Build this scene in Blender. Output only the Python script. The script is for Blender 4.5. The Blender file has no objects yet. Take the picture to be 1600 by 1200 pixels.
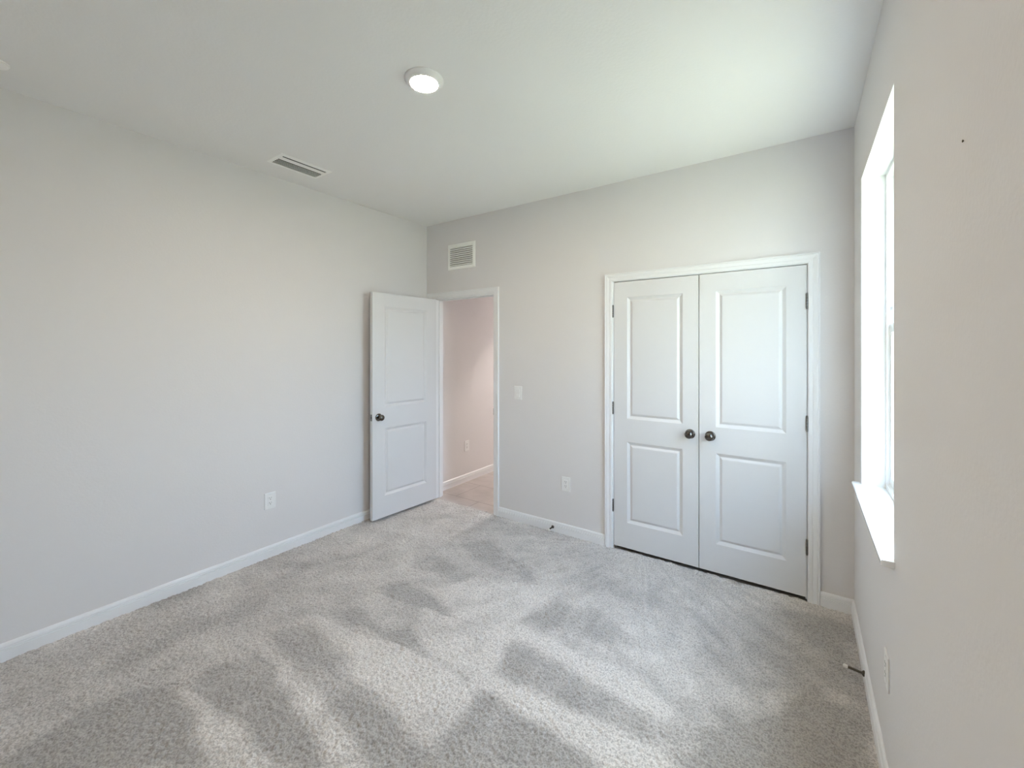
import bpy, bmesh, math, random
import numpy as np
from mathutils import Vector, Matrix

# ------------------------------------------------------------------ camera, sky, sun, exposure
sc = bpy.context.scene
C = sc.collection
R = math.radians
YAW = 0.6041094
FPX, CY = 659.468, 546.138
cam_d = bpy.data.cameras.new('camera')
cam = bpy.data.objects.new('camera', cam_d)
C.objects.link(cam)
cam.location = (0, 0, 1.48916)
cam.rotation_euler = (R(90), 0, YAW)
cam_d.sensor_fit = 'HORIZONTAL'
cam_d.sensor_width = 36.0
cam_d.lens = FPX / 1600 * 36.0
cam_d.shift_y = -(600 - CY) / 1600
cam_d.clip_start = 0.02
sc.camera = cam

sc.view_settings.view_transform = 'Standard'
sc.view_settings.look = 'None'
sc.view_settings.gamma = 1.0
sc.view_settings.use_curve_mapping = False
sc.view_settings.exposure = 0.31
sc.cycles.max_bounces = 16
sc.cycles.diffuse_bounces = 12
sc.cycles.sample_clamp_indirect = 0.0

world = bpy.data.worlds.new('sky')
sc.world = world
world.use_nodes = True
wn = world.node_tree.nodes; wl = world.node_tree.links
wn.clear()
w_out = wn.new('ShaderNodeOutputWorld'); w_bg = wn.new('ShaderNodeBackground')
sky = wn.new('ShaderNodeTexSky')
sky.sky_type = 'NISHITA'
sky.sun_disc = False
sky.sun_elevation = R(60)
sky.sun_rotation = R(20)
sky.air_density = 1.2
sky.dust_density = 4.0
sky.ozone_density = 1.0
hz = wn.new('ShaderNodeMixRGB')            # thin bright cloud veil over the blue
hz.inputs[0].default_value = 0.35
hz.inputs[2].default_value = (10.0, 10.4, 10.6, 1)
wl.new(sky.outputs[0], hz.inputs[1])
tint = wn.new('ShaderNodeMixRGB'); tint.blend_type = 'MULTIPLY'; tint.inputs[0].default_value = 1.0
tint.inputs[2].default_value = (.80, 1.0, 1.24, 1)
wl.new(hz.outputs[0], tint.inputs[1])
wl.new(tint.outputs[0], w_bg.inputs[0])
w_bg.inputs[1].default_value = 1.65
wl.new(w_bg.outputs[0], w_out.inputs[0])

sun_d = bpy.data.lights.new('sun', 'SUN')
sun = bpy.data.objects.new('sun', sun_d)
C.objects.link(sun)
SUN_EL = R(60)
sdir = Vector((-.347 * math.cos(SUN_EL), -.938 * math.cos(SUN_EL), -math.sin(SUN_EL)))
sun.rotation_euler = sdir.to_track_quat('-Z', 'Y').to_euler()
sun.location = (6, 12, 14)
sun_d.energy = 21.0
sun_d.angle = R(0.6)
sun_d.color = (1.0, 0.95, 0.87)

LED_STRENGTH = 400.0
HALL_FILL_STRENGTH = 330.0

# ------------------------------------------------------------------ room dimensions (metres)
D, XL, XR, H = 3.0515, -3.1625, 0.2367, 2.743
YF = -0.42                       # wall behind the camera
WT = 0.10                        # inner wall thickness
XO = 0.435                       # outer face of the window wall
WY0, WY1, WZ0, WZ1 = 1.788, 2.70, 0.80, 2.335    # window opening
EX0, EX1, EZ = -3.035, -2.305, 1.988             # entry opening (jamb faces)
CX0, CX1, CZ = -1.178, 0.020, 1.997              # closet opening (jamb faces)
HX0, HX1, HY1 = -3.148, -1.95, 6.2               # hallway
JT = 0.018

# ------------------------------------------------------------------ materials
def mat(name, base, rough=.6, metal=0.0, spec=.5, bump=None, var=None, coat=0):
    m = bpy.data.materials.new(name); m.use_nodes = True
    nt = m.node_tree; b = nt.nodes['Principled BSDF']
    b.inputs['Base Color'].default_value = (*base, 1)
    b.inputs['Roughness'].default_value = rough
    b.inputs['Metallic'].default_value = metal
    b.inputs['Specular IOR Level'].default_value = spec
    if coat: b.inputs['Coat Weight'].default_value = coat
    tc = nt.nodes.new('ShaderNodeTexCoord')
    if var:
        scale, amt = var
        n = nt.nodes.new('ShaderNodeTexNoise'); n.inputs['Scale'].default_value = scale
        n.inputs['Detail'].default_value = 4
        mx = nt.nodes.new('ShaderNodeMixRGB'); mx.inputs[0].default_value = 1
        mx.blend_type = 'MIX'
        mx.inputs[1].default_value = (*[c * (1 - amt) for c in base], 1)
        mx.inputs[2].default_value = (*[min(1, c * (1 + amt)) for c in base], 1)
        nt.links.new(tc.outputs['Object'], n.inputs['Vector'])
        nt.links.new(n.outputs['Fac'], mx.inputs[0])
        nt.links.new(mx.outputs[0], b.inputs['Base Color'])
    if bump:
        scale, strength, dist = bump
        n = nt.nodes.new('ShaderNodeTexNoise'); n.inputs['Scale'].default_value = scale
        n.inputs['Detail'].default_value = 3
        bp = nt.nodes.new('ShaderNodeBump')
        bp.inputs['Strength'].default_value = strength; bp.inputs['Distance'].default_value = dist
        nt.links.new(tc.outputs['Object'], n.inputs['Vector'])
        nt.links.new(n.outputs['Fac'], bp.inputs['Height'])
        nt.links.new(bp.outputs['Normal'], b.inputs['Normal'])
    return m

M_WALL = mat('wall_paint', (.715, .698, .70), .75, spec=.3, bump=(90, .12, .004), var=(2.0, .006))
M_CEIL = mat('ceiling_paint', (.82, .82, .81), .85, spec=.2, bump=(70, .15, .004), var=(2.0, .006))
M_TRIM = mat('white_trim_paint', (.79, .795, .81), .38, spec=.5, var=(3.0, .006))
M_DOOR = mat('white_door_paint', (.69, .692, .705), .42, spec=.5, bump=(220, .04, .002), var=(3.0, .006))
M_REVEAL = mat('white_reveal_paint', (.82, .83, .82), .7, bump=(90, .1, .003))
M_PLASTIC = mat('white_plastic', (.80, .80, .80), .35, var=(20, .01))
M_DEVICE = mat('bright_white_plastic', (.93, .93, .92), .4, var=(20, .01))
M_SLOT = mat('dark_slot', (.05, .048, .045), .6, var=(50, .05))
M_VENT = mat('white_vent_metal', (.92, .93, .91), .45, var=(10, .01))
M_DUCT_SHADE = mat('dark_duct_shade', (.05, .06, .058), .7, var=(10, .1))
M_NICKEL = mat('dark_nickel', (.14, .132, .122), .16, metal=1.0, var=(30, .05))
M_HINGE = mat('hinge_metal', (.20, .195, .19), .38, metal=1.0, var=(30, .08))
M_RUBBER = mat('white_rubber', (.78, .77, .74), .6, var=(30, .02))
M_VINYL = mat('white_vinyl', (.86, .87, .88), .3, var=(10, .005))
M_SILL = mat('sill_marble', (.84, .85, .855), .18, spec=.5, var=(14, .02))
M_EXT = mat('stucco', (.62, .58, .52), .9, bump=(60, .5, .01), var=(5, .04))
M_DARK = mat('closet_interior_paint', (.45, .44, .42), .8, var=(3, .02))
M_NAIL = mat('dark_nail_metal', (.10, .09, .07), .5, metal=.6, var=(80, .1))

def lawn_mat():
    m = mat('lawn_grass', (.10, .20, .045), .9)
    nt = m.node_tree; b = nt.nodes['Principled BSDF']
    n = nt.nodes.new('ShaderNodeTexNoise'); n.inputs['Scale'].default_value = 6; n.inputs['Detail'].default_value = 8
    r = nt.nodes.new('ShaderNodeValToRGB')
    r.color_ramp.elements[0].color = (.27, .26, .165, 1); r.color_ramp.elements[1].color = (.38, .36, .24, 1)
    nt.links.new(n.outputs['Fac'], r.inputs[0]); nt.links.new(r.outputs[0], b.inputs['Base Color'])
    return m
M_LAWN = lawn_mat()

def emit_mat(name, col, strength):
    m = bpy.data.materials.new(name); m.use_nodes = True
    b = m.node_tree.nodes['Principled BSDF']
    b.inputs['Base Color'].default_value = (.9, .9, .88, 1)
    b.inputs['Emission Color'].default_value = (*col, 1)
    b.inputs['Emission Strength'].default_value = strength
    return m
M_LED = emit_mat('led_diffuser', (1.0, .82, .58), LED_STRENGTH)
M_HALL_FILL = emit_mat('hall_fill_emitter', (1.0, .92, .85), HALL_FILL_STRENGTH)

def glass_mat():
    m = bpy.data.materials.new('window_glass'); m.use_nodes = True
    nt = m.node_tree; nt.nodes.clear()
    o = nt.nodes.new('ShaderNodeOutputMaterial'); mx = nt.nodes.new('ShaderNodeMixShader')
    t = nt.nodes.new('ShaderNodeBsdfTransparent'); t.inputs[0].default_value = (.95, .98, .97, 1)
    g = nt.nodes.new('ShaderNodeBsdfGlossy'); g.inputs['Roughness'].default_value = .02
    fr = nt.nodes.new('ShaderNodeFresnel'); fr.inputs['IOR'].default_value = 1.45
    ge = nt.nodes.new('ShaderNodeNewGeometry')           # reflect only at the outer face of each pane
    k = nt.nodes.new('ShaderNodeMath'); k.operation = 'SUBTRACT'; k.inputs[0].default_value = 1.0
    p = nt.nodes.new('ShaderNodeMath'); p.operation = 'MULTIPLY'
    nt.links.new(ge.outputs['Backfacing'], k.inputs[1])
    nt.links.new(fr.outputs[0], p.inputs[0]); nt.links.new(k.outputs[0], p.inputs[1])
    nt.links.new(p.outputs[0], mx.inputs[0]); nt.links.new(t.outputs[0], mx.inputs[1])
    nt.links.new(g.outputs[0], mx.inputs[2]); nt.links.new(mx.outputs[0], o.inputs[0])
    return m
M_GLASS = glass_mat()

def tile_mat():
    m = mat('hall_tile', (.36, .31, .30), .35)
    nt = m.node_tree; b = nt.nodes['Principled BSDF']
    tc = nt.nodes.new('ShaderNodeTexCoord'); mp = nt.nodes.new('ShaderNodeMapping')
    mp.inputs['Location'].default_value = (.22, -.02, 0)
    br = nt.nodes.new('ShaderNodeTexBrick')
    br.offset = 0.5
    br.inputs['Scale'].default_value = 1.0
    br.inputs['Brick Width'].default_value = .60
    br.inputs['Row Height'].default_value = .40
    br.inputs['Mortar Size'].default_value = .004
    br.inputs['Color1'].default_value = (.43, .385, .37, 1)
    br.inputs['Color2'].default_value = (.46, .415, .40, 1)
    br.inputs['Mortar'].default_value = (.27, .23, .22, 1)
    n = nt.nodes.new('ShaderNodeTexNoise'); n.inputs['Scale'].default_value = 5; n.inputs['Detail'].default_value = 6
    mx = nt.nodes.new('ShaderNodeMixRGB'); mx.blend_type = 'MULTIPLY'; mx.inputs[0].default_value = .5
    r = nt.nodes.new('ShaderNodeValToRGB')
    r.color_ramp.elements[0].position = .35; r.color_ramp.elements[0].color = (.7, .7, .7, 1)
    r.color_ramp.elements[1].position = .65; r.color_ramp.elements[1].color = (1.1, 1.1, 1.1, 1)
    nt.links.new(tc.outputs['Object'], mp.inputs[0]); nt.links.new(mp.outputs[0], br.inputs[0])
    nt.links.new(tc.outputs['Object'], n.inputs[0]); nt.links.new(n.outputs[0], r.inputs[0])
    nt.links.new(br.outputs[0], mx.inputs[1]); nt.links.new(r.outputs[0], mx.inputs[2])
    nt.links.new(mx.outputs[0], b.inputs['Base Color'])
    return m
M_TILE = tile_mat()

def carpet_mat():
    # pile colour: fibre-to-fibre variation, a little lighter where the vacuum laid the pile away, plus painted-in floor shade
    m = mat('cut_pile_carpet', (.45, .43, .41), 1.0, spec=.05)
    nt = m.node_tree; b = nt.nodes['Principled BSDF']
    b.inputs['Sheen Weight'].default_value = .25
    b.inputs['Sheen Roughness'].default_value = .6
    tc = nt.nodes.new('ShaderNodeTexCoord')
    n = nt.nodes.new('ShaderNodeTexNoise'); n.inputs['Scale'].default_value = 150; n.inputs['Detail'].default_value = 3
    r = nt.nodes.new('ShaderNodeValToRGB')
    r.color_ramp.elements[0].position = .36; r.color_ramp.elements[0].color = (.33, .315, .302, 1)
    r.color_ramp.elements[1].position = .60; r.color_ramp.elements[1].color = (.555, .526, .502, 1)
    at = nt.nodes.new('ShaderNodeAttribute'); at.attribute_name = 'nap_shade'
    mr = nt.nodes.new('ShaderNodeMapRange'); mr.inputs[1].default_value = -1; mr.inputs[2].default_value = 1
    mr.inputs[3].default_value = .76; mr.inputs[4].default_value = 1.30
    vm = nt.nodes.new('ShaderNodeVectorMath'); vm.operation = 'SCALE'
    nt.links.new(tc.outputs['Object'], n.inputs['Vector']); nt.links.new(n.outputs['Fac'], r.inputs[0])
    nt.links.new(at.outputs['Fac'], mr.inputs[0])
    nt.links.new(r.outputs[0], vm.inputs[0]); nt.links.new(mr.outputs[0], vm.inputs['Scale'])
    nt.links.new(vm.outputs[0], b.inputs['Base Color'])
    return m
M_CARPET = carpet_mat()

# ------------------------------------------------------------------ mesh helpers
def link(name, bm, m, parent=None, smooth=False):
    me = bpy.data.meshes.new(name)
    bmesh.ops.recalc_face_normals(bm, faces=bm.faces)
    bm.to_mesh(me); bm.free()
    mats = m if isinstance(m, (list, tuple)) else [m]
    for k in mats: me.materials.append(k)
    if smooth:
        for p in me.polygons: p.use_smooth = True
    o = bpy.data.objects.new(name, me); C.objects.link(o)
    if parent: o.parent = parent
    return o

def tag(o, label=None, cat=None, group=None, kind=None):
    if label: o['label'] = label
    if cat: o['category'] = cat
    if group: o['group'] = group
    if kind: o['kind'] = kind
    return o

def struct(o, label=None, cat=None):
    return tag(o, label, cat, kind='structure')

def empty(name, loc, rz=0.0, rot=None):
    o = bpy.data.objects.new(name, None); C.objects.link(o)
    o.empty_display_size = .05
    o.location = loc; o.rotation_euler = rot if rot else (0, 0, rz)
    return o

def box(bm, x0, x1, y0, y1, z0, z1, bevel=0.0, seg=2, mi=0):
    g = bmesh.ops.create_cube(bm, size=1.0)
    vs = g['verts']
    for v in vs:
        v.co = Vector(((x0 + x1) / 2 + v.co.x * (x1 - x0), (y0 + y1) / 2 + v.co.y * (y1 - y0), (z0 + z1) / 2 + v.co.z * (z1 - z0)))
    fs = set(f for v in vs for f in v.link_faces)
    for f in fs: f.material_index = mi
    if bevel > 0:
        es = list(set(e for v in vs for e in v.link_edges))
        bmesh.ops.bevel(bm, geom=es, offset=bevel, segments=seg, affect='EDGES', profile=.5)

def lathe(bm, prof, n=40, axis='Z', origin=(0, 0, 0), cap0=True, cap1=True):
    """prof: list of (radius, along). Axis along +axis."""
    rings = []
    O = Vector(origin)
    for r, h_ in prof:
        ring = []
        for i in range(n):
            a = 2 * math.pi * i / n
            c, s = r * math.cos(a), r * math.sin(a)
            p = {'Z': (c, s, h_), 'Y': (c, h_, s), 'X': (h_, c, s)}[axis]
            ring.append(bm.verts.new(O + Vector(p)))
        rings.append(ring)
    for a, b in zip(rings, rings[1:]):
        for i in range(n):
            bm.faces.new((a[i], a[(i + 1) % n], b[(i + 1) % n], b[i]))
    if cap0: bm.faces.new(list(reversed(rings[0])))
    if cap1: bm.faces.new(rings[-1])

def slab_with_holes(bm, u0, u1, z0, z1, holes, place, t0, t1):
    """boxes making a wall in the (u, z) plane with rectangular holes; place(u0,u1,t0,t1,z0,z1) adds a box"""
    us = sorted(set([u0, u1] + [a for h_ in holes for a in h_[:2]]))
    zs = sorted(set([z0, z1] + [a for h_ in holes for a in h_[2:]]))
    V = {}
    def inside(u, z):
        return u0 < u < u1 and z0 < z < z1 and not any(a < u < b and c < z < d for a, b, c, d in holes)
    def vert(i, j, k):
        key = (i, j, k)
        if key not in V: V[key] = bm.verts.new(place(us[i], (t0, t1)[k], zs[j]))
        return V[key]
    cell = lambda i, j: 0 <= i < len(us) - 1 and 0 <= j < len(zs) - 1 and inside((us[i] + us[i + 1]) / 2, (zs[j] + zs[j + 1]) / 2)
    for i in range(len(us) - 1):
        for j in range(len(zs) - 1):
            if not cell(i, j): continue
            for k in (0, 1):
                bm.faces.new([vert(i, j, k), vert(i + 1, j, k), vert(i + 1, j + 1, k), vert(i, j + 1, k)])
            for (di, dj, a, b) in ((-1, 0, (0, 0), (0, 1)), (1, 0, (1, 0), (1, 1)), (0, -1, (0, 0), (1, 0)), (0, 1, (0, 1), (1, 1))):
                if not cell(i + di, j + dj):
                    bm.faces.new([vert(i + a[0], j + a[1], 0), vert(i + b[0], j + b[1], 0), vert(i + b[0], j + b[1], 1), vert(i + a[0], j + a[1], 1)])

# ------------------------------------------------------------------ carpet (the floor)
NAP_SHADE = [
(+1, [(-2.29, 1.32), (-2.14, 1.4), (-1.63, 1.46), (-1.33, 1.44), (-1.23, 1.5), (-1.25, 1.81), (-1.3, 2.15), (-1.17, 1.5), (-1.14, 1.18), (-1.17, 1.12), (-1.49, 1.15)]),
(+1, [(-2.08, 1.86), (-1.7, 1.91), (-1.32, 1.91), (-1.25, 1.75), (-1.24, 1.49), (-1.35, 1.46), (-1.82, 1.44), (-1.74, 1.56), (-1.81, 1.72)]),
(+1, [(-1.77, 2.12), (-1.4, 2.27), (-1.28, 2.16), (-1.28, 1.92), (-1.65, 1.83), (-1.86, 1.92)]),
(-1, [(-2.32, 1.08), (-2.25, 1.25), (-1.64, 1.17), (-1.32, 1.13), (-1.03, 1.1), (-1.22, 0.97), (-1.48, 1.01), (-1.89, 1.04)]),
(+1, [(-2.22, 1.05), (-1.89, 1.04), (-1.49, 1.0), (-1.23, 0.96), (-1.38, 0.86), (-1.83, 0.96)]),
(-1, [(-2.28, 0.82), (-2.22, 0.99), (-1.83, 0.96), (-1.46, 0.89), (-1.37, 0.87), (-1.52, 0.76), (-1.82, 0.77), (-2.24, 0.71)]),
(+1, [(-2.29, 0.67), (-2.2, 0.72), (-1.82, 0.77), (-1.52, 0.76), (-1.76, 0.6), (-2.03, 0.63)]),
(-1.6, [(-2.35, 0.2), (-2.43, 0.28), (-2.44, 0.5), (-2.32, 0.67), (-2.1, 0.67), (-1.74, 0.62)]),  # vacuum mark, deepened to carry the vignette of this corner
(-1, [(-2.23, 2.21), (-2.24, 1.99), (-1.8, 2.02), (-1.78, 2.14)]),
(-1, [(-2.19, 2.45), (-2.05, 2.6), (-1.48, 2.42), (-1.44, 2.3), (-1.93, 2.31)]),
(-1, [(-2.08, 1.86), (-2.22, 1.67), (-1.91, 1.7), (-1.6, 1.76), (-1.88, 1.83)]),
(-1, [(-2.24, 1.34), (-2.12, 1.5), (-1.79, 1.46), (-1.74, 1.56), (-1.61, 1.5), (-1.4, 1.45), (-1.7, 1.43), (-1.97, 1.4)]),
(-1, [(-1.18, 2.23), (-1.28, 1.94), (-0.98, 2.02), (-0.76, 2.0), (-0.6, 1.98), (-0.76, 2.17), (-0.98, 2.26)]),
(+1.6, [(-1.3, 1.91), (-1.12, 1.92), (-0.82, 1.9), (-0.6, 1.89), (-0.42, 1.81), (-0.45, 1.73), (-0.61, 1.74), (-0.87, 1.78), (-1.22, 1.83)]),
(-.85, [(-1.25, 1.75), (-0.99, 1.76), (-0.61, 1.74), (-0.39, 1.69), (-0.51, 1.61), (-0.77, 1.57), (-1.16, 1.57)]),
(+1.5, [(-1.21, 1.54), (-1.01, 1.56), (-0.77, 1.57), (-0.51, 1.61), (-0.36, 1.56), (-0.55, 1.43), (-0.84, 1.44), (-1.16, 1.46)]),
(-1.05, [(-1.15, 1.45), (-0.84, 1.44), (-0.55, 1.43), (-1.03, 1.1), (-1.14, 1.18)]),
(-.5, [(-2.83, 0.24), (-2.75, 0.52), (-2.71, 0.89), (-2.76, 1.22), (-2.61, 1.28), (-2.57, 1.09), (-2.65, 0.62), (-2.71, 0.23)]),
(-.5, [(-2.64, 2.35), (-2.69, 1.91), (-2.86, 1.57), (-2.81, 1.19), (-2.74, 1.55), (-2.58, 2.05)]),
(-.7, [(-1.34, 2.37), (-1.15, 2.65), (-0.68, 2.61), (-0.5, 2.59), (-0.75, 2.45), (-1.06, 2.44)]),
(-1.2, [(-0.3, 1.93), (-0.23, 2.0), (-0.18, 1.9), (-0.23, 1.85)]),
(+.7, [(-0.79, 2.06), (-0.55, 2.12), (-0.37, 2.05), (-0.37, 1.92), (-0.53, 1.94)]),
(-1.6, [(-0.31, 1.74), (-0.01, 2.17), (0.21, 2.28), (0.22, 1.96), (-0.33, 1.58)]),  # shade painted into the pile where no direct window light falls
(-.7, [(-0.51, 2.5), (-0.23, 2.83), (0.13, 2.94), (0.21, 2.38), (-0.01, 2.19), (-0.32, 2.1)]),  # painted shade, offsets window light by the right closet door
]

# edges of the vacuum head, pressed into the pile
STROKES = [
[(-2.33, 0.68), (-2.08, 0.76), (-1.7, 0.81), (-1.43, 0.86)],
[(-2.36, 1.09), (-2.05, 1.13), (-1.49, 1.16)],
[(-2.34, 0.97), (-2.2, 0.99), (-2.01, 0.98)],
[(-2.28, 1.33), (-1.94, 1.38), (-1.62, 1.45), (-1.27, 1.44), (-1.2, 1.45)],
[(-2.15, 1.66), (-1.64, 1.75), (-1.36, 1.78)],
[(-1.68, 1.5), (-1.38, 1.46), (-1.23, 1.45)],
]

def blur(a, k, times=1):
    for _ in range(times):
        for ax in (0, 1):
            c = np.cumsum(np.pad(a, [(k + 1, k) if i == ax else (0, 0) for i in (0, 1)], mode='edge'), axis=ax)
            n = 2 * k + 1
            a = (np.take(c, range(n, c.shape[ax]), axis=ax) - np.take(c, range(0, c.shape[ax] - n), axis=ax)) / n
    return a

def carpet():
    st = .0042
    x0, x1, y0, y1 = XL, XR, YF, D + .004
    nx, ny = int((x1 - x0) / st) + 1, int((y1 - y0) / st) + 1
    xs = np.linspace(x0, x1, nx); ys = np.linspace(y0, y1, ny)
    X, Y = np.meshgrid(xs, ys)
    rng = np.random.default_rng(7)
    nap_shade = np.zeros(X.shape)
    # the outline of each vacuum stroke and shade patch wobbles a little
    wob = blur(rng.standard_normal(X.shape), 14, 2); wob *= .011 / wob.std()
    wob2 = blur(rng.standard_normal(X.shape), 14, 2); wob2 *= .011 / wob2.std()
    PX, PY = X + wob, Y + wob2
    for s, poly in NAP_SHADE:
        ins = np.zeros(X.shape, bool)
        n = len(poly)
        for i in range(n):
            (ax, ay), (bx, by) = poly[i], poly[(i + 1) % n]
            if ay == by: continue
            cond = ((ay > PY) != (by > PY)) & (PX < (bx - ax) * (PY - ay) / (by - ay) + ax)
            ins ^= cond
        nap_shade[ins] = s
    nap_shade = blur(nap_shade, 5, 2) * .85
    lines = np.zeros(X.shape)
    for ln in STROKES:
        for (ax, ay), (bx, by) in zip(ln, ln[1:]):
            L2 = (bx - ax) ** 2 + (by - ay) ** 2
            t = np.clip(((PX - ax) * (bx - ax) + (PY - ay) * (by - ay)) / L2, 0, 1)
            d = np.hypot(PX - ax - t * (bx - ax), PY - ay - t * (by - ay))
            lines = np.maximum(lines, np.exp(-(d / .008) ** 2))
    nap_shade -= .6 * lines
    big = blur(rng.standard_normal(X.shape), 24, 2); nap_shade += .22 * big / big.std()
    mid = blur(rng.standard_normal(X.shape), 7, 2); nap_shade += .12 * mid / mid.std()
    # short brush streaks running with the vacuum strokes (they fan out from the middle of the room)
    rad = np.hypot(X + 1.0, Y - 3.2); th = np.arctan2(Y - 3.2, X + 1.0)
    g = rng.standard_normal((60, 420)); g = blur(g, 1, 1)
    gi = np.clip((rad / 3.6 * 59), 0, 58.99); gj = np.clip((th + math.pi) / (2 * math.pi) * 419, 0, 418.99)
    i0, j0 = gi.astype(int), gj.astype(int); fi, fj = gi - i0, gj - j0
    st_ = (g[i0, j0] * (1 - fi) * (1 - fj) + g[i0 + 1, j0] * fi * (1 - fj) + g[i0, j0 + 1] * (1 - fi) * fj + g[i0 + 1, j0 + 1] * fi * fj)
    nap_shade += .16 * st_ / st_.std()
    nap_shade = np.clip(nap_shade, -1.7, 1.8)
    # pile: individual tufts, leaning and separated by small dark gaps
    a = rng.standard_normal(X.shape)
    t1 = blur(a, 1, 1); t1 /= t1.std()
    t2 = blur(rng.standard_normal(X.shape), 3, 1); t2 /= t2.std()
    Z = .0021 * t1 + .0008 * t2 - .0012 * np.clip(a, 1.6, 4)
    Z += .0012 * nap_shade
    Z = Z - .001
    X = X + rng.standard_normal(X.shape) * .0008; Y = Y + rng.standard_normal(X.shape) * .0008
    X[:, 0] = x0; X[:, -1] = x1; Y[0, :] = y0; Y[-1, :] = y1
    co = np.stack([X, Y, Z], -1).reshape(-1, 3).astype(np.float32)
    idx = np.arange(nx * ny).reshape(ny, nx)
    q = np.stack([idx[:-1, :-1], idx[:-1, 1:], idx[1:, 1:], idx[1:, :-1]], -1).reshape(-1, 4)
    me = bpy.data.meshes.new('floor')
    me.vertices.add(len(co)); me.vertices.foreach_set('co', co.ravel())
    me.loops.add(q.size); me.loops.foreach_set('vertex_index', q.ravel().astype(np.int32))
    me.polygons.add(len(q)); me.polygons.foreach_set('loop_start', np.arange(0, q.size, 4, dtype=np.int32))
    me.update(calc_edges=True)
    at = me.attributes.new('nap_shade', 'FLOAT', 'POINT'); at.data.foreach_set('value', nap_shade.ravel().astype(np.float32))
    me.materials.append(M_CARPET)
    me.polygons.foreach_set('use_smooth', np.ones(len(q), dtype=bool))
    o = bpy.data.objects.new('floor', me); C.objects.link(o)
    return struct(o, 'light grey-beige cut pile carpet with wedge-shaped vacuum marks and some painted-in shade', 'carpet')
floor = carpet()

bm = bmesh.new(); box(bm, XL - .3, XO, YF - .13, HY1 + .2, -.16, -.016)
struct(link('floor_slab', bm, M_DARK))
bm = bmesh.new(); box(bm, HX0, HX1, D + .004, HY1, -.016, -.006)
struct(link('floor_hall', bm, M_TILE), 'taupe tile floor of the hallway beyond the open door', 'floor')
bm = bmesh.new(); box(bm, CX0 - .3, XR, D + .10, D + .75, -.016, -.004)
struct(link('floor_closet', bm, M_CARPET))

# ------------------------------------------------------------------ shell
def wall(name, holes, u0, u1, z0, z1, t0, t1, axis, m):
    bm = bmesh.new()
    pl = (lambda u, t, z: (u, t, z)) if axis == 'Y' else (lambda u, t, z: (t, u, z))
    slab_with_holes(bm, u0, u1, z0, z1, holes, pl, t0, t1)
    return struct(link(name, bm, m))
ZB, ZT = -.016, H + .001
wall('wall_left', [], YF, D + WT, ZB, ZT, XL - WT, XL, 'X', M_WALL)
wall('wall_front', [], XL - WT, XO, ZB, ZT, YF - WT, YF, 'Y', M_WALL)
wall('wall_back', [(EX0 - JT, EX1 + JT, ZB - 1, EZ + JT), (CX0 - JT, CX1 + JT, ZB - 1, CZ + JT)], XL, XR, ZB, ZT, D, D + WT, 'Y', M_WALL)
wall('wall_right', [(WY0, WY1, WZ0 - .003, WZ1)], YF, D + WT + .8, ZB, ZT, XR, XO, 'X', M_WALL)
bm = bmesh.new(); box(bm, XL - WT, XO, YF - WT, D + WT + .7, H, H + .12)
struct(link('ceiling', bm, M_CEIL), 'flat off-white ceiling', 'ceiling')
bm = bmesh.new(); box(bm, XL - .6, XO + .17, YF - 1, HY1 + .6, H + .12, H + .2)
struct(link('roof_slab', bm, M_EXT))
# hallway beyond the door
bm = bmesh.new(); box(bm, HX0 - .15, HX0, D + WT, HY1, ZB, ZT); struct(link('wall_hall_left', bm, M_WALL))
bm = bmesh.new(); box(bm, HX1, HX1 + .1, D + WT, HY1, ZB, ZT); struct(link('wall_hall_right', bm, M_WALL))
bm = bmesh.new(); box(bm, HX0 - .15, HX1 + .1, HY1, HY1 + .1, ZB, ZT); struct(link('wall_hall_end', bm, M_WALL))
bm = bmesh.new(); box(bm, HX0 - .15, HX1 + .1, D + WT + .7, HY1 + .1, H, H + .12); struct(link('ceiling_hall', bm, M_CEIL))
# unseen header, added to shade the upper hallway wall
bm = bmesh.new(); box(bm, HX0, HX1, 4.72, 4.86, 2.20, ZT); struct(link('hall_shade_block', bm, M_WALL))
# closet
bm = bmesh.new()
box(bm, CX0 - .4, CX0 - .3, D + WT, D + .85, ZB, ZT); box(bm, CX0 - .3, XR, D + .75, D + .85, ZB, ZT)
struct(link('wall_closet', bm, M_DARK))
# unseen two-storey mass, added to cut skylight on the right closet door
bm = bmesh.new()
hx0, hx1, hy0, hy1, hz = 4.5, 14.0, -17.0, -3.2, 5.4
box(bm, hx0, hx1, hy0, hy1, -.3, hz)
rv = [bm.verts.new(p) for p in ((hx0 - .4, hy0 - .4, hz), (hx1 + .4, hy0 - .4, hz), (hx1 + .4, hy1 + .4, hz), (hx0 - .4, hy1 + .4, hz), ((hx0 + hx1) / 2, hy0 + 3, hz + 2.0), ((hx0 + hx1) / 2, hy1 - 3, hz + 2.0))]
for f in ((0, 1, 2, 3), (0, 1, 4), (1, 2, 5, 4), (2, 3, 5), (3, 0, 4, 5)): bm.faces.new([rv[i] for i in f])
struct(link('sky_blocker', bm, M_EXT), 'unseen stucco block added to cut skylight on the closet doors', 'house')
# ground outside
bm = bmesh.new(); box(bm, XO - .1, 30, -25, 30, -.4, -.2)
struct(link('ground', bm, M_LAWN), 'green lawn outside the window', 'lawn')

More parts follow.
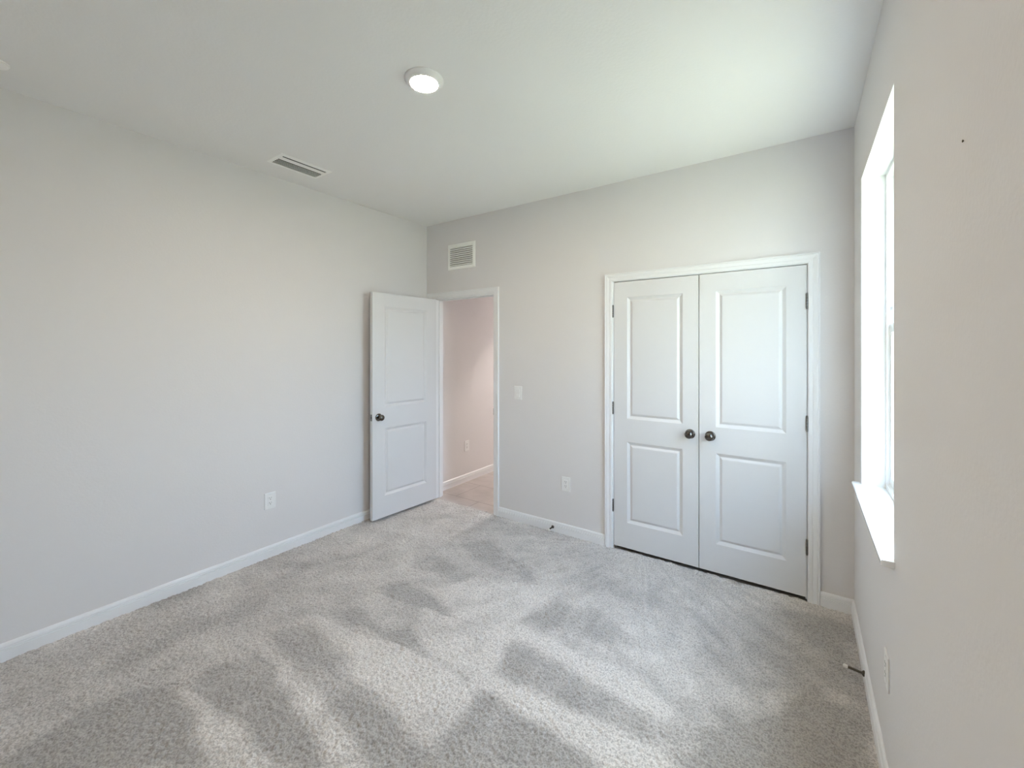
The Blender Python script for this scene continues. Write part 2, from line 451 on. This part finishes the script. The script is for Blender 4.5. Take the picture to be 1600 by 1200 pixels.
# ------------------------------------------------------------------ baseboards
BB = [(0.0, -.012), (.014, -.012), (.014, .047), (.0095, .0485), (.0095, .0512), (.0140, .053), (.0132, .0575), (.0088, .0592), (.0088, .0615), (.0118, .0632), (.0105, .070), (.0075, .0765), (.0035, .080), (0.0, .080)]
def baseboard(name, segs, label):
    """segs: list of (p0, p1, n) with wall points and the inward normal; ends are cut square or mitred by extending"""
    bm = bmesh.new()
    for p0, p1, n, e0, e1 in segs:
        p0, p1, n = Vector(p0), Vector(p1), Vector(n)
        d = (p1 - p0).normalized()
        r0 = [bm.verts.new((*(p0 + n * t + d * (t * e0)), z)) for t, z in BB]
        r1 = [bm.verts.new((*(p1 + n * t - d * (t * e1)), z)) for t, z in BB]
        k = len(BB)
        for i in range(k):
            bm.faces.new((r0[i], r0[(i + 1) % k], r1[(i + 1) % k], r1[i]))
        bm.faces.new(r0); bm.faces.new(list(reversed(r1)))
    return struct(link(name, bm, M_TRIM), label, 'baseboard')
baseboard('baseboard_left', [((XL, YF), (XL, D), (1, 0), 1, 1)], 'white moulded baseboard along the left wall')
baseboard('baseboard_back', [((-2.248, D), (-1.243, D), (0, -1), 0, 0), ((.082, D), (XR, D), (0, -1), 0, 1)], 'white moulded baseboard along the back wall')
baseboard('baseboard_right', [((XR, YF), (XR, D), (-1, 0), 1, 1)], 'white moulded baseboard under the window wall')
baseboard('baseboard_front', [((XL, YF), (XR, YF), (0, 1), 1, 1)], 'white moulded baseboard behind the camera')
baseboard('baseboard_hall', [((HX0, D + WT), (HX0, HY1), (1, 0), 0, 0)], 'white baseboard of the hallway beyond the open door')

# ------------------------------------------------------------------ door casings and jambs
CAS = [(0.0, 0.0), (0.0, .0085), (.003, .0105), (.012, .0115), (.020, .0115), (.023, .0098), (.026, .0115), (.040, .0150), (.045, .0150), (.048, .0132), (.051, .0165), (.056, .0165), (.057, .0150), (.057, 0.0)]
def casing(name, x0, x1, zt, jx0, jx1, jz, left_scale, label):
    bm = bmesh.new()
    st = []
    for k in range(4):
        row = []
        for u, v in CAS:
            ul = u * left_scale
            x, z = [(x0 - ul, -.012), (x0 - ul, zt + u), (x1 + u, zt + u), (x1 + u, -.012)][k]
            row.append(bm.verts.new((x, D - v, z)))
        st.append(row)
    n = len(CAS)
    for a, b in zip(st, st[1:]):
        for i in range(n):
            bm.faces.new((a[i], a[(i + 1) % n], b[(i + 1) % n], b[i]))
    bm.faces.new(st[0]); bm.faces.new(list(reversed(st[-1])))
    # jamb: two sides and a head, as thick as the wall
    y0, y1 = D - .0005, D + WT + .002
    box(bm, jx0 - JT, jx0, y0, y1, -.012, jz + JT); box(bm, jx1, jx1 + JT, y0, y1, -.012, jz + JT)
    box(bm, jx0, jx1, y0, y1, jz, jz + JT)
    # stop moulding
    ys = D + .042
    box(bm, jx0, jx0 + .010, ys, ys + .032, -.012, jz); box(bm, jx1 - .010, jx1, ys, ys + .032, -.012, jz)
    box(bm, jx0 + .010, jx1 - .010, ys, ys + .032, jz - .010, jz)
    return struct(link(name, bm, M_TRIM), label, 'door frame')
casing('trim_1', EX0 - .004, EX1 + .002, EZ + .008, EX0, EX1, EZ, 1.98, 'white moulded casing around the open hallway doorway')
casing('trim_2', CX0 - .006, CX1 + .004, CZ + .004, CX0, CX1, CZ, 1.0, 'white moulded casing around the double closet doors')
bm = bmesh.new(); box(bm, EX1 - .0105, EX1 + .0, D + .004, D + .038, .895, .955, .0008)
o = struct(link('strike_plate', bm, M_HINGE)); o.parent = bpy.data.objects['trim_1']

# ------------------------------------------------------------------ panelled door leaves
PROF = [(0, 0), (.002, .0014), (.0185, .0112), (.0215, .0118), (.0240, .0112), (.036, .0034), (.041, .0026)]
def leaf_mesh(w, z0, z1, t, panels):
    """leaf from x 0..w, front at y=0 facing -Y, back at y=t; panels (x0,x1,z0,z1)"""
    bm = bmesh.new()
    xs = sorted(set([0, w] + [p for q in panels for p in q[:2]]))
    zs = sorted(set([z0, z1] + [p for q in panels for p in q[2:]]))
    for side in (0, 1):
        y = 0 if side == 0 else t
        sg = 1 if side == 0 else -1
        V = {}
        def vt(x, z, V=V, y=y):
            k = (round(x, 5), round(z, 5))
            if k not in V: V[k] = bm.verts.new((x, y, z))
            return V[k]
        for i in range(len(xs) - 1):
            for j in range(len(zs) - 1):
                mx, mz = (xs[i] + xs[i + 1]) / 2, (zs[j] + zs[j + 1]) / 2
                if any(a < mx < b and c < mz < d for a, b, c, d in panels): continue
                bm.faces.new([vt(xs[i], zs[j]), vt(xs[i + 1], zs[j]), vt(xs[i + 1], zs[j + 1]), vt(xs[i], zs[j + 1])])
        for a, b, c, d in panels:
            prev = [vt(a, c), vt(b, c), vt(b, d), vt(a, d)]
            for ins, dep in PROF[1:]:
                yy = y + sg * dep
                cur = [bm.verts.new(p) for p in ((a + ins, yy, c + ins), (b - ins, yy, c + ins), (b - ins, yy, d - ins), (a + ins, yy, d - ins))]
                for k in range(4):
                    bm.faces.new([prev[k], prev[(k + 1) % 4], cur[(k + 1) % 4], cur[k]])
                prev = cur
            bm.faces.new(prev)
    for (xa, xb, za, zb) in ((0, 0, z0, z1), (w, w, z0, z1)):
        bm.faces.new([bm.verts.new(p) for p in ((xa, 0, za), (xa, 0, zb), (xa, t, zb), (xa, t, za))])
    for zz in (z0, z1):
        bm.faces.new([bm.verts.new(p) for p in ((0, 0, zz), (w, 0, zz), (w, t, zz), (0, t, zz))])
    bmesh.ops.remove_doubles(bm, verts=bm.verts, dist=.00005)
    return bm

def knob_set(parent, x, z, y_face, sgn):
    """round rosette, neck and ball; sgn -1 points to local -Y"""
    bm = bmesh.new()
    def P(lst): return [(r, y_face + sgn * h_) for r, h_ in lst]
    lathe(bm, P([(.0325, -.0005), (.0325, .004), (.031, .007), (.027, .009), (.016, .0105), (.012, .013)]), 48, 'Y', (x, 0, z))
    ros = link('rosette', bm, M_NICKEL, None, True)
    ros.parent = parent
    bm = bmesh.new()
    pts = [(.0115, .009), (.0115, .024), (.013, .029)]
    for i in range(0, 13):
        a = math.pi * (-.38 + .88 * i / 12)
        pts.append((max(.0006, .0265 * math.cos(a)), .046 + .0175 * math.sin(a)))
    lathe(bm, P(pts), 48, 'Y', (x, 0, z))
    k = link('door_knob', bm, M_NICKEL, None, True)
    k.parent = parent
    return k

def hinge(parent, x, z, y, w_leaf=.010, vis=0):
    bm = bmesh.new()
    L = .088
    for i in range(5):                       # knuckles
        za = z - L / 2 + i * L / 5
        lathe(bm, [(.0052, za + .0006), (.0058, za + .0012), (.0058, za + L / 5 - .0012), (.0052, za + L / 5 - .0006)], 16, 'Z', (x, y, 0))
    lathe(bm, [(.003, z - L / 2 - .004), (.0045, z - L / 2 - .002), (.0045, z - L / 2 + .001)], 12, 'Z', (x, y, 0))
    lathe(bm, [(.0045, z + L / 2 - .001), (.0045, z + L / 2 + .002), (.003, z + L / 2 + .004)], 12, 'Z', (x, y, 0))
    box(bm, x - .0014, x + .0014, y, y + .022, z - L / 2, z + L / 2)
    o = link('hinge', bm, M_HINGE, None, False)
    o.parent = parent
    return o

DOOR_T = .035
LW = .5935
def closet_leaf(name, x0, hinge_x, knob_x, label):
    pl = [(.102, LW - .102, .977 - .0, 1.876), (.102, LW - .102, .206, .805)]
    bm = leaf_mesh(LW, .019, 1.9925, DOOR_T, pl)
    o = link(name, bm, M_DOOR)
    o.location = (x0, D + .004, 0)
    struct(o, label, 'door')
    knob_set(o, knob_x - x0, .915, 0, -1)
    for z in (1.777, 1.05, .319):
        hinge(o, hinge_x - x0, z, -.0085)
    return o
closet_leaf('door_2', CX0 + .003, CX0 - .001, -.634, 'left white two-panel closet door with hinges by the light switch side')
closet_leaf('door_3', CX1 - .003 - LW, CX1 - .002, -.508, 'right white two-panel closet door nearest the window')

# entry door, swung open against the left wall.  Local x runs from the free edge to the hinge edge
ew = .7125
bm = leaf_mesh(ew, .023, 1.983, DOOR_T, [(.121, ew - .121, .985, 1.866), (.121, ew - .121, .208, .800)])
entry = link('door_1', bm, M_DOOR)
pa, pb = Vector((-3.027, 2.289)), Vector((-2.979, 3.000))
ang = math.atan2(pb.y - pa.y, pb.x - pa.x)
entry.location = (pa.x, pa.y, 0)
entry.rotation_euler = (0, 0, ang)      # local -Y faces into the room (+X)
struct(entry, 'white two-panel bedroom door swung open against the left wall', 'door')
knob_set(entry, .060, .903, 0, -1)
knob_set(entry, .060, .903, DOOR_T, 1)
bm = bmesh.new()
box(bm, -.0012, .001, .006, .029, .875, .932, .0006)
lp = link('latch_plate', bm, M_HINGE); lp.parent = entry
bm = bmesh.new()
vs = [bm.verts.new(p) for p in ((-.001, .011, .894), (-.001, .024, .894), (-.001, .024, .913), (-.001, .011, .913), (-.011, .012, .895), (-.004, .024, .895), (-.004, .024, .912), (-.011, .012, .912))]
for f in ((0, 1, 2, 3), (4, 5, 6, 7), (0, 1, 5, 4), (1, 2, 6, 5), (2, 3, 7, 6), (3, 0, 4, 7)): bm.faces.new([vs[i] for i in f])
lb = link('latch_bolt', bm, M_NICKEL); lb.parent = lp
for z in (1.777, 1.05, .319):
    bm = bmesh.new()
    L = .088
    for i in range(5):
        za = z - L / 2 + i * L / 5
        lathe(bm, [(.0058, za + .0008), (.0058, za + L / 5 - .0008)], 16, 'Z', (ew + .007, DOOR_T + .004, 0))
    box(bm, ew - .001, ew + .0015, .004, DOOR_T + .006, z - L / 2, z + L / 2)
    hh = link('hinge', bm, M_HINGE); hh.parent = entry

# ------------------------------------------------------------------ window
win = empty('window_1', (XR, (WY0 + WY1) / 2, WZ0))
struct(win, 'white single-hung window in the right wall above a white sill', 'window')
wp = Matrix.Translation(-Vector((XR, (WY0 + WY1) / 2, WZ0)))
def wpart(name, bm, m, parent=win, smooth=False):
    bm.transform(wp)
    return link(name, bm, m, parent, smooth)
FX0, FX1 = .327, .400           # vinyl frame depth
def rect_frame(bm, x0, x1, y0, y1, z0, z1, w, wz=None):
    wz = wz or w
    box(bm, x0, x1, y0, y0 + w, z0, z1, .0015); box(bm, x0, x1, y1 - w, y1, z0, z1, .0015)
    box(bm, x0, x1, y0 + w, y1 - w, z0, z0 + wz, .0015); box(bm, x0, x1, y0 + w, y1 - w, z1 - wz, z1, .0015)
ZS = .822
bm = bmesh.new(); rect_frame(bm, FX0, FX1, WY0, WY1, ZS, WZ1, .022, .024); wpart('window_frame', bm, M_VINYL)
ZM = 1.59
bm = bmesh.new(); rect_frame(bm, .372, .394, WY0 + .022, WY1 - .022, ZM - .012, WZ1 - .024, .026, .030); us = wpart('upper_sash', bm, M_VINYL)
bm = bmesh.new(); rect_frame(bm, .340, .366, WY0 + .022, WY1 - .022, ZS + .024, ZM + .022, .034, .040); ls = wpart('lower_sash', bm, M_VINYL)
bm = bmesh.new(); box(bm, .381, .385, WY0 + .046, WY1 - .046, ZM + .016, WZ1 - .052); g = wpart('pane', bm, M_GLASS, us)
bm = bmesh.new(); box(bm, .351, .355, WY0 + .054, WY1 - .054, ZS + .062, ZM - .016); g = wpart('pane', bm, M_GLASS, ls)
bm = bmesh.new(); box(bm, .342, .362, 2.215, 2.275, ZM + .022, ZM + .032, .002); box(bm, .336, .346, 2.235, 2.275, ZM + .030, ZM + .040, .002); wpart('sash_lock', bm, M_VINYL, ls)
bm = bmesh.new(); box(bm, .334, .344, 2.56, 2.64, 1.668, 1.688, .003); wpart('tilt_latch', bm, M_VINYL, us)
# reveal lining in white paint: head and both jambs
bm = bmesh.new()
box(bm, XR - .0005, XO - .001, WY1 - .003, WY1 - .0001, ZS, WZ1)
box(bm, XR - .0005, XO - .001, WY0 + .0001, WY0 + .003, ZS, WZ1)
box(bm, XR - .0005, XO - .001, WY0 + .003, WY1 - .003, WZ1 - .003, WZ1 - .0001)
wpart('window_reveal', bm, M_REVEAL)
# stool: slab running into the reveal with short horns in front of the wall
bm = bmesh.new()
x_f = .2025
out = [(x_f, 1.748), (XR - .0005, 1.748), (XR - .0005, WY0 + .0031), (XO - .004, WY0 + .0031), (XO - .004, WY1 - .0031), (XR - .0005, WY1 - .0031), (XR - .0005, 2.748), (x_f, 2.748)]
out = [(x_f, 1.748 + .02)] + [(XR - .0005, 1.768)] + out[2:]
lo = [bm.verts.new((x, y, .802)) for x, y in out]; hi = [bm.verts.new((x, y, ZS)) for x, y in out]
bm.faces.new(hi); bm.faces.new(list(reversed(lo)))
for i in range(len(out)): bm.faces.new((lo[i], lo[(i + 1) % 8], hi[(i + 1) % 8], hi[i]))
bmesh.ops.bevel(bm, geom=[e for e in bm.edges if all(abs(v.co.x - x_f) < 1e-4 for v in e.verts)], offset=.003, segments=3, affect='EDGES')
wpart('window_sill', bm, M_SILL)

# ------------------------------------------------------------------ ceiling light
def ceiling_light(x, y, m, label, r=.0895, z=H):
    t = empty('ceiling_light', (x, y, z)); tag(t, label, 'light')
    bm = bmesh.new()
    lathe(bm, [(r, 0), (r, -.003), (r * .985, -.006), (r * .90, -.013), (r * .80, -.0195), (r * .745, -.0225), (r * .725, -.0225), (r * .715, -.020), (r * .70, -.0205)], 64, 'Z', cap1=False)
    link('trim_ring', bm, M_PLASTIC, t, True)
    bm = bmesh.new()
    lathe(bm, [(r * .708, -.0200), (r * .70, -.0212), (r * .5, -.0224), (.002, -.0230)], 64, 'Z')
    link('diffuser', bm, m, t, True)
    return t
ceiling_light(-1.45, 1.382, M_LED, 'round white flush disc light, lit, in the middle of the bedroom ceiling')
ceiling_light(-2.40, 5.45, M_HALL_FILL, 'unseen round lamp added to light the hallway wall', .15)  # out-of-view lamp, added for the light on the hall wall

# ------------------------------------------------------------------ ceiling vent
v = empty('ceiling_vent', (-2.84, 1.555, H))
tag(v, 'small rectangular white louvred vent in the ceiling near the left wall', 'vent')
hx, hy, fw = .103, .178, .027
bm = bmesh.new()
def frame_lip(bm, hx, hy, fw, t0, t1):
    o1 = [(-hx, -hy), (hx, -hy), (hx, hy), (-hx, hy)]
    rings = [[(x, y, 0) for x, y in o1], [(x * (1 - .004 / hx), y * (1 - .004 / hy), t0) for x, y in o1],
             [(math.copysign(hx - fw, x), math.copysign(hy - fw, y), t1) for x, y in o1],
             [(math.copysign(hx - fw, x), math.copysign(hy - fw, y), 0.0) for x, y in o1]]
    rv = [[bm.verts.new(p) for p in r] for r in rings]
    for a, b in zip(rv, rv[1:]):
        for k in range(4): bm.faces.new((a[k], a[(k + 1) % 4], b[(k + 1) % 4], b[k]))
frame_lip(bm, hx, hy, fw, -.003, -.006)
link('vent_frame', bm, M_VENT, v)
bm = bmesh.new()
box(bm, -(hx - fw), hx - fw, -(hy - fw), hy - fw, -.0006, -.0002)
link('duct_shade', bm, M_DUCT_SHADE, v)  # flat dark sheet, stands in for the shaded depth above the louvers
def slat(bm, xc, hl, half, ang, z, t=.0012):
    c, s = math.cos(ang), math.sin(ang)
    pts = []
    for du, dt in ((-half, -t / 2), (half, -t / 2), (half, t / 2), (-half, t / 2)):
        pts.append((xc + du * c - dt * s, z + du * s + dt * c))
    a = [bm.verts.new((x, -hl, zz)) for x, zz in pts]; b = [bm.verts.new((x, hl, zz)) for x, zz in pts]
    for k in range(4): bm.faces.new((a[k], a[(k + 1) % 4], b[(k + 1) % 4], b[k]))
    bm.faces.new(a); bm.faces.new(list(reversed(b)))
for xc, hf, an in ((.040, .0205, 2), (-.002, .0052, -54), (-.023, .0052, -54), (-.044, .0052, -54), (-.065, .0052, -54)):
    bm = bmesh.new()
    slat(bm, xc, hy - fw, hf, R(an), -.0062)
    link('louver', bm, M_VENT, v)

# ------------------------------------------------------------------ return air grille on the back wall
g = empty('wall_vent', (-2.694, D, 2.386))
tag(g, 'square white louvred return-air grille high on the back wall above the doorway', 'vent')
gx, gz, gf = .173, .1225, .028
bm = bmesh.new()
frame_lip(bm, gx, gz, gf, -.005, -.009)
bm.transform(Matrix.Rotation(R(-90), 4, 'X') @ Matrix.Scale(1, 4))
for vv in bm.verts: pass
fr_ = link('vent_frame', bm, M_VENT, g)
if max(p.co.y for p in fr_.data.vertices) > .004:
    for p in fr_.data.vertices: p.co.y = -p.co.y
bm = bmesh.new(); box(bm, -(gx - gf), gx - gf, -.0008, -.0002, -(gz - gf), gz - gf); link('duct_shade', bm, M_DUCT_SHADE, g)  # dark sheet painted as the unlit depth behind the grille
for i in range(10):
    zc = -(gz - gf) + (2 * (gz - gf)) * (i + .5) / 10
    bm = bmesh.new()
    pts = [(-.0010, zc - .0005 + .0085), (-.0090, zc - .0065), (-.0090, zc - .0050), (-.0010, zc + .0095)]
    a = [bm.verts.new((-(gx - gf), y, z)) for y, z in pts]; b = [bm.verts.new((gx - gf, y, z)) for y, z in pts]
    for k in range(4): bm.faces.new((a[k], a[(k + 1) % 4], b[(k + 1) % 4], b[k]))
    bm.faces.new(a); bm.faces.new(list(reversed(b)))
    link('louver', bm, M_VENT, g)

# ------------------------------------------------------------------ smoke detector
s = empty('smoke_detector', (-2.902, .230, H))
tag(s, 'white ceiling device just entering the frame at the far left edge', 'smoke detector')
bm = bmesh.new(); lathe(bm, [(.047, 0), (.047, -.003), (.046, -.004)], 48, 'Z'); link('mounting_base', bm, M_DEVICE, s, True)
bm = bmesh.new(); lathe(bm, [(.044, -.004), (.043, -.010), (.038, -.013), (.020, -.015), (.002, -.0155)], 48, 'Z'); link('cover', bm, M_DEVICE, s, True)

# ------------------------------------------------------------------ outlets and switch   (local: wall plane y=0, room is -Y)
def plate_bm(w=.0765, h_=.1165, t=.0055):
    bm = bmesh.new(); box(bm, -w / 2, w / 2, -t, 0, -h_ / 2, h_ / 2, .0022, 3); return bm
def screws(parent, zs):
    for z in zs:
        bm = bmesh.new(); lathe(bm, [(.0032, -.0050), (.0032, -.0062), (.0022, -.0068)], 16, 'Y', (0, 0, z)); link('screw', bm, M_PLASTIC, parent)
def outlet(loc, rz, label):
    t = empty('wall_outlet', loc, rz); tag(t, label, 'outlet')
    link('cover_plate', plate_bm(), M_PLASTIC, t)
    bm = bmesh.new(); box(bm, -.0165, .0165, -.0072, -.004, -.0335, .0335, .0012); rc = link('receptacle', bm, M_PLASTIC, t)
    for zc in (.0185, -.0155):
        bm = bmesh.new()
        box(bm, -.0075, -.0053, -.0076, -.0070, zc - .001, zc + .008)
        box(bm, .0053, .0075, -.0076, -.0070, zc, zc + .007)
        lathe(bm, [(.0028, -.0076), (.0028, -.0070)], 14, 'Y', (0, 0, zc - .0075))
        link('socket_slots', bm, M_SLOT, rc)
    screws(t, (.0475, -.0475))
    return t
outlet((XL, 1.512, .401), R(90), 'white duplex outlet low on the left wall, left of the open door')
outlet((-1.576, D, .403), 0, 'white outlet low on the back wall between the doorway and the closet')
outlet((XR, 1.906, .400), R(-90), 'white outlet on the right wall below the window, seen edge-on')
outlet((HX0, 3.655, .396), R(90), 'white outlet on the hallway wall seen through the doorway')
t = empty('light_switch', (-2.039, D, 1.112)); tag(t, 'white rocker light switch on the back wall right of the doorway', 'light switch')
link('cover_plate', plate_bm(.078, .118), M_PLASTIC, t)
bm = bmesh.new()
pts = [(-.0045, -.0335), (-.0098, -.0335), (-.0062, -.010), (-.0068, .0335), (-.0045, .0335)]
a = [bm.verts.new((-.0165, y, z)) for y, z in pts]; b = [bm.verts.new((.0165, y, z)) for y, z in pts]
for k in range(5): bm.faces.new((a[k], a[(k + 1) % 5], b[(k + 1) % 5], b[k]))
bm.faces.new(a); bm.faces.new(list(reversed(b)))
link('rocker', bm, M_PLASTIC, t)
screws(t, (.0475, -.0475))

# ------------------------------------------------------------------ door stops  (local: base on y=0, rod along -Y)
def door_stop(loc, rz, label, rod_mat, tilt=0.0):
    t = empty('door_stop', loc, rot=(tilt, 0, rz)); tag(t, label, 'door stop')
    bm = bmesh.new(); lathe(bm, [(.0125, .0), (.0125, -.003), (.010, -.006), (.0065, -.009)], 28, 'Y'); link('base_flange', bm, rod_mat, t, True)
    bm = bmesh.new()
    prof = [(.0045, -.006)]
    for i in range(26):
        y = -.008 - i * .0020
        prof += [(.0048, y), (.0058, y - .001)]
    lathe(bm, prof, 20, 'Y'); link('rod', bm, rod_mat, t, True)
    bm = bmesh.new(); lathe(bm, [(.0055, -.058), (.0075, -.060), (.0080, -.066), (.0070, -.073), (.0035, -.0755)], 24, 'Y'); link('rubber_tip', bm, M_RUBBER, t, True)
    return t
door_stop((-1.690, D - .0138, .036), 0, 'small metal door stop on the back baseboard below the outlet', M_NICKEL)
door_stop((XR - .0138, 2.43, .050), R(-90), 'dark metal door stop with white tip on the right baseboard under the window', M_NAIL, R(-6))

# ------------------------------------------------------------------ nail left in the right wall
bm = bmesh.new(); lathe(bm, [(.0011, .0), (.0011, -.0010), (.0024, -.0011), (.0022, -.0022), (.0005, -.0026)], 16, 'X', (XR, 1.082, 1.863))
tag(link('nail', bm, M_NAIL), 'tiny dark nail left high in the bare right wall', 'nail')
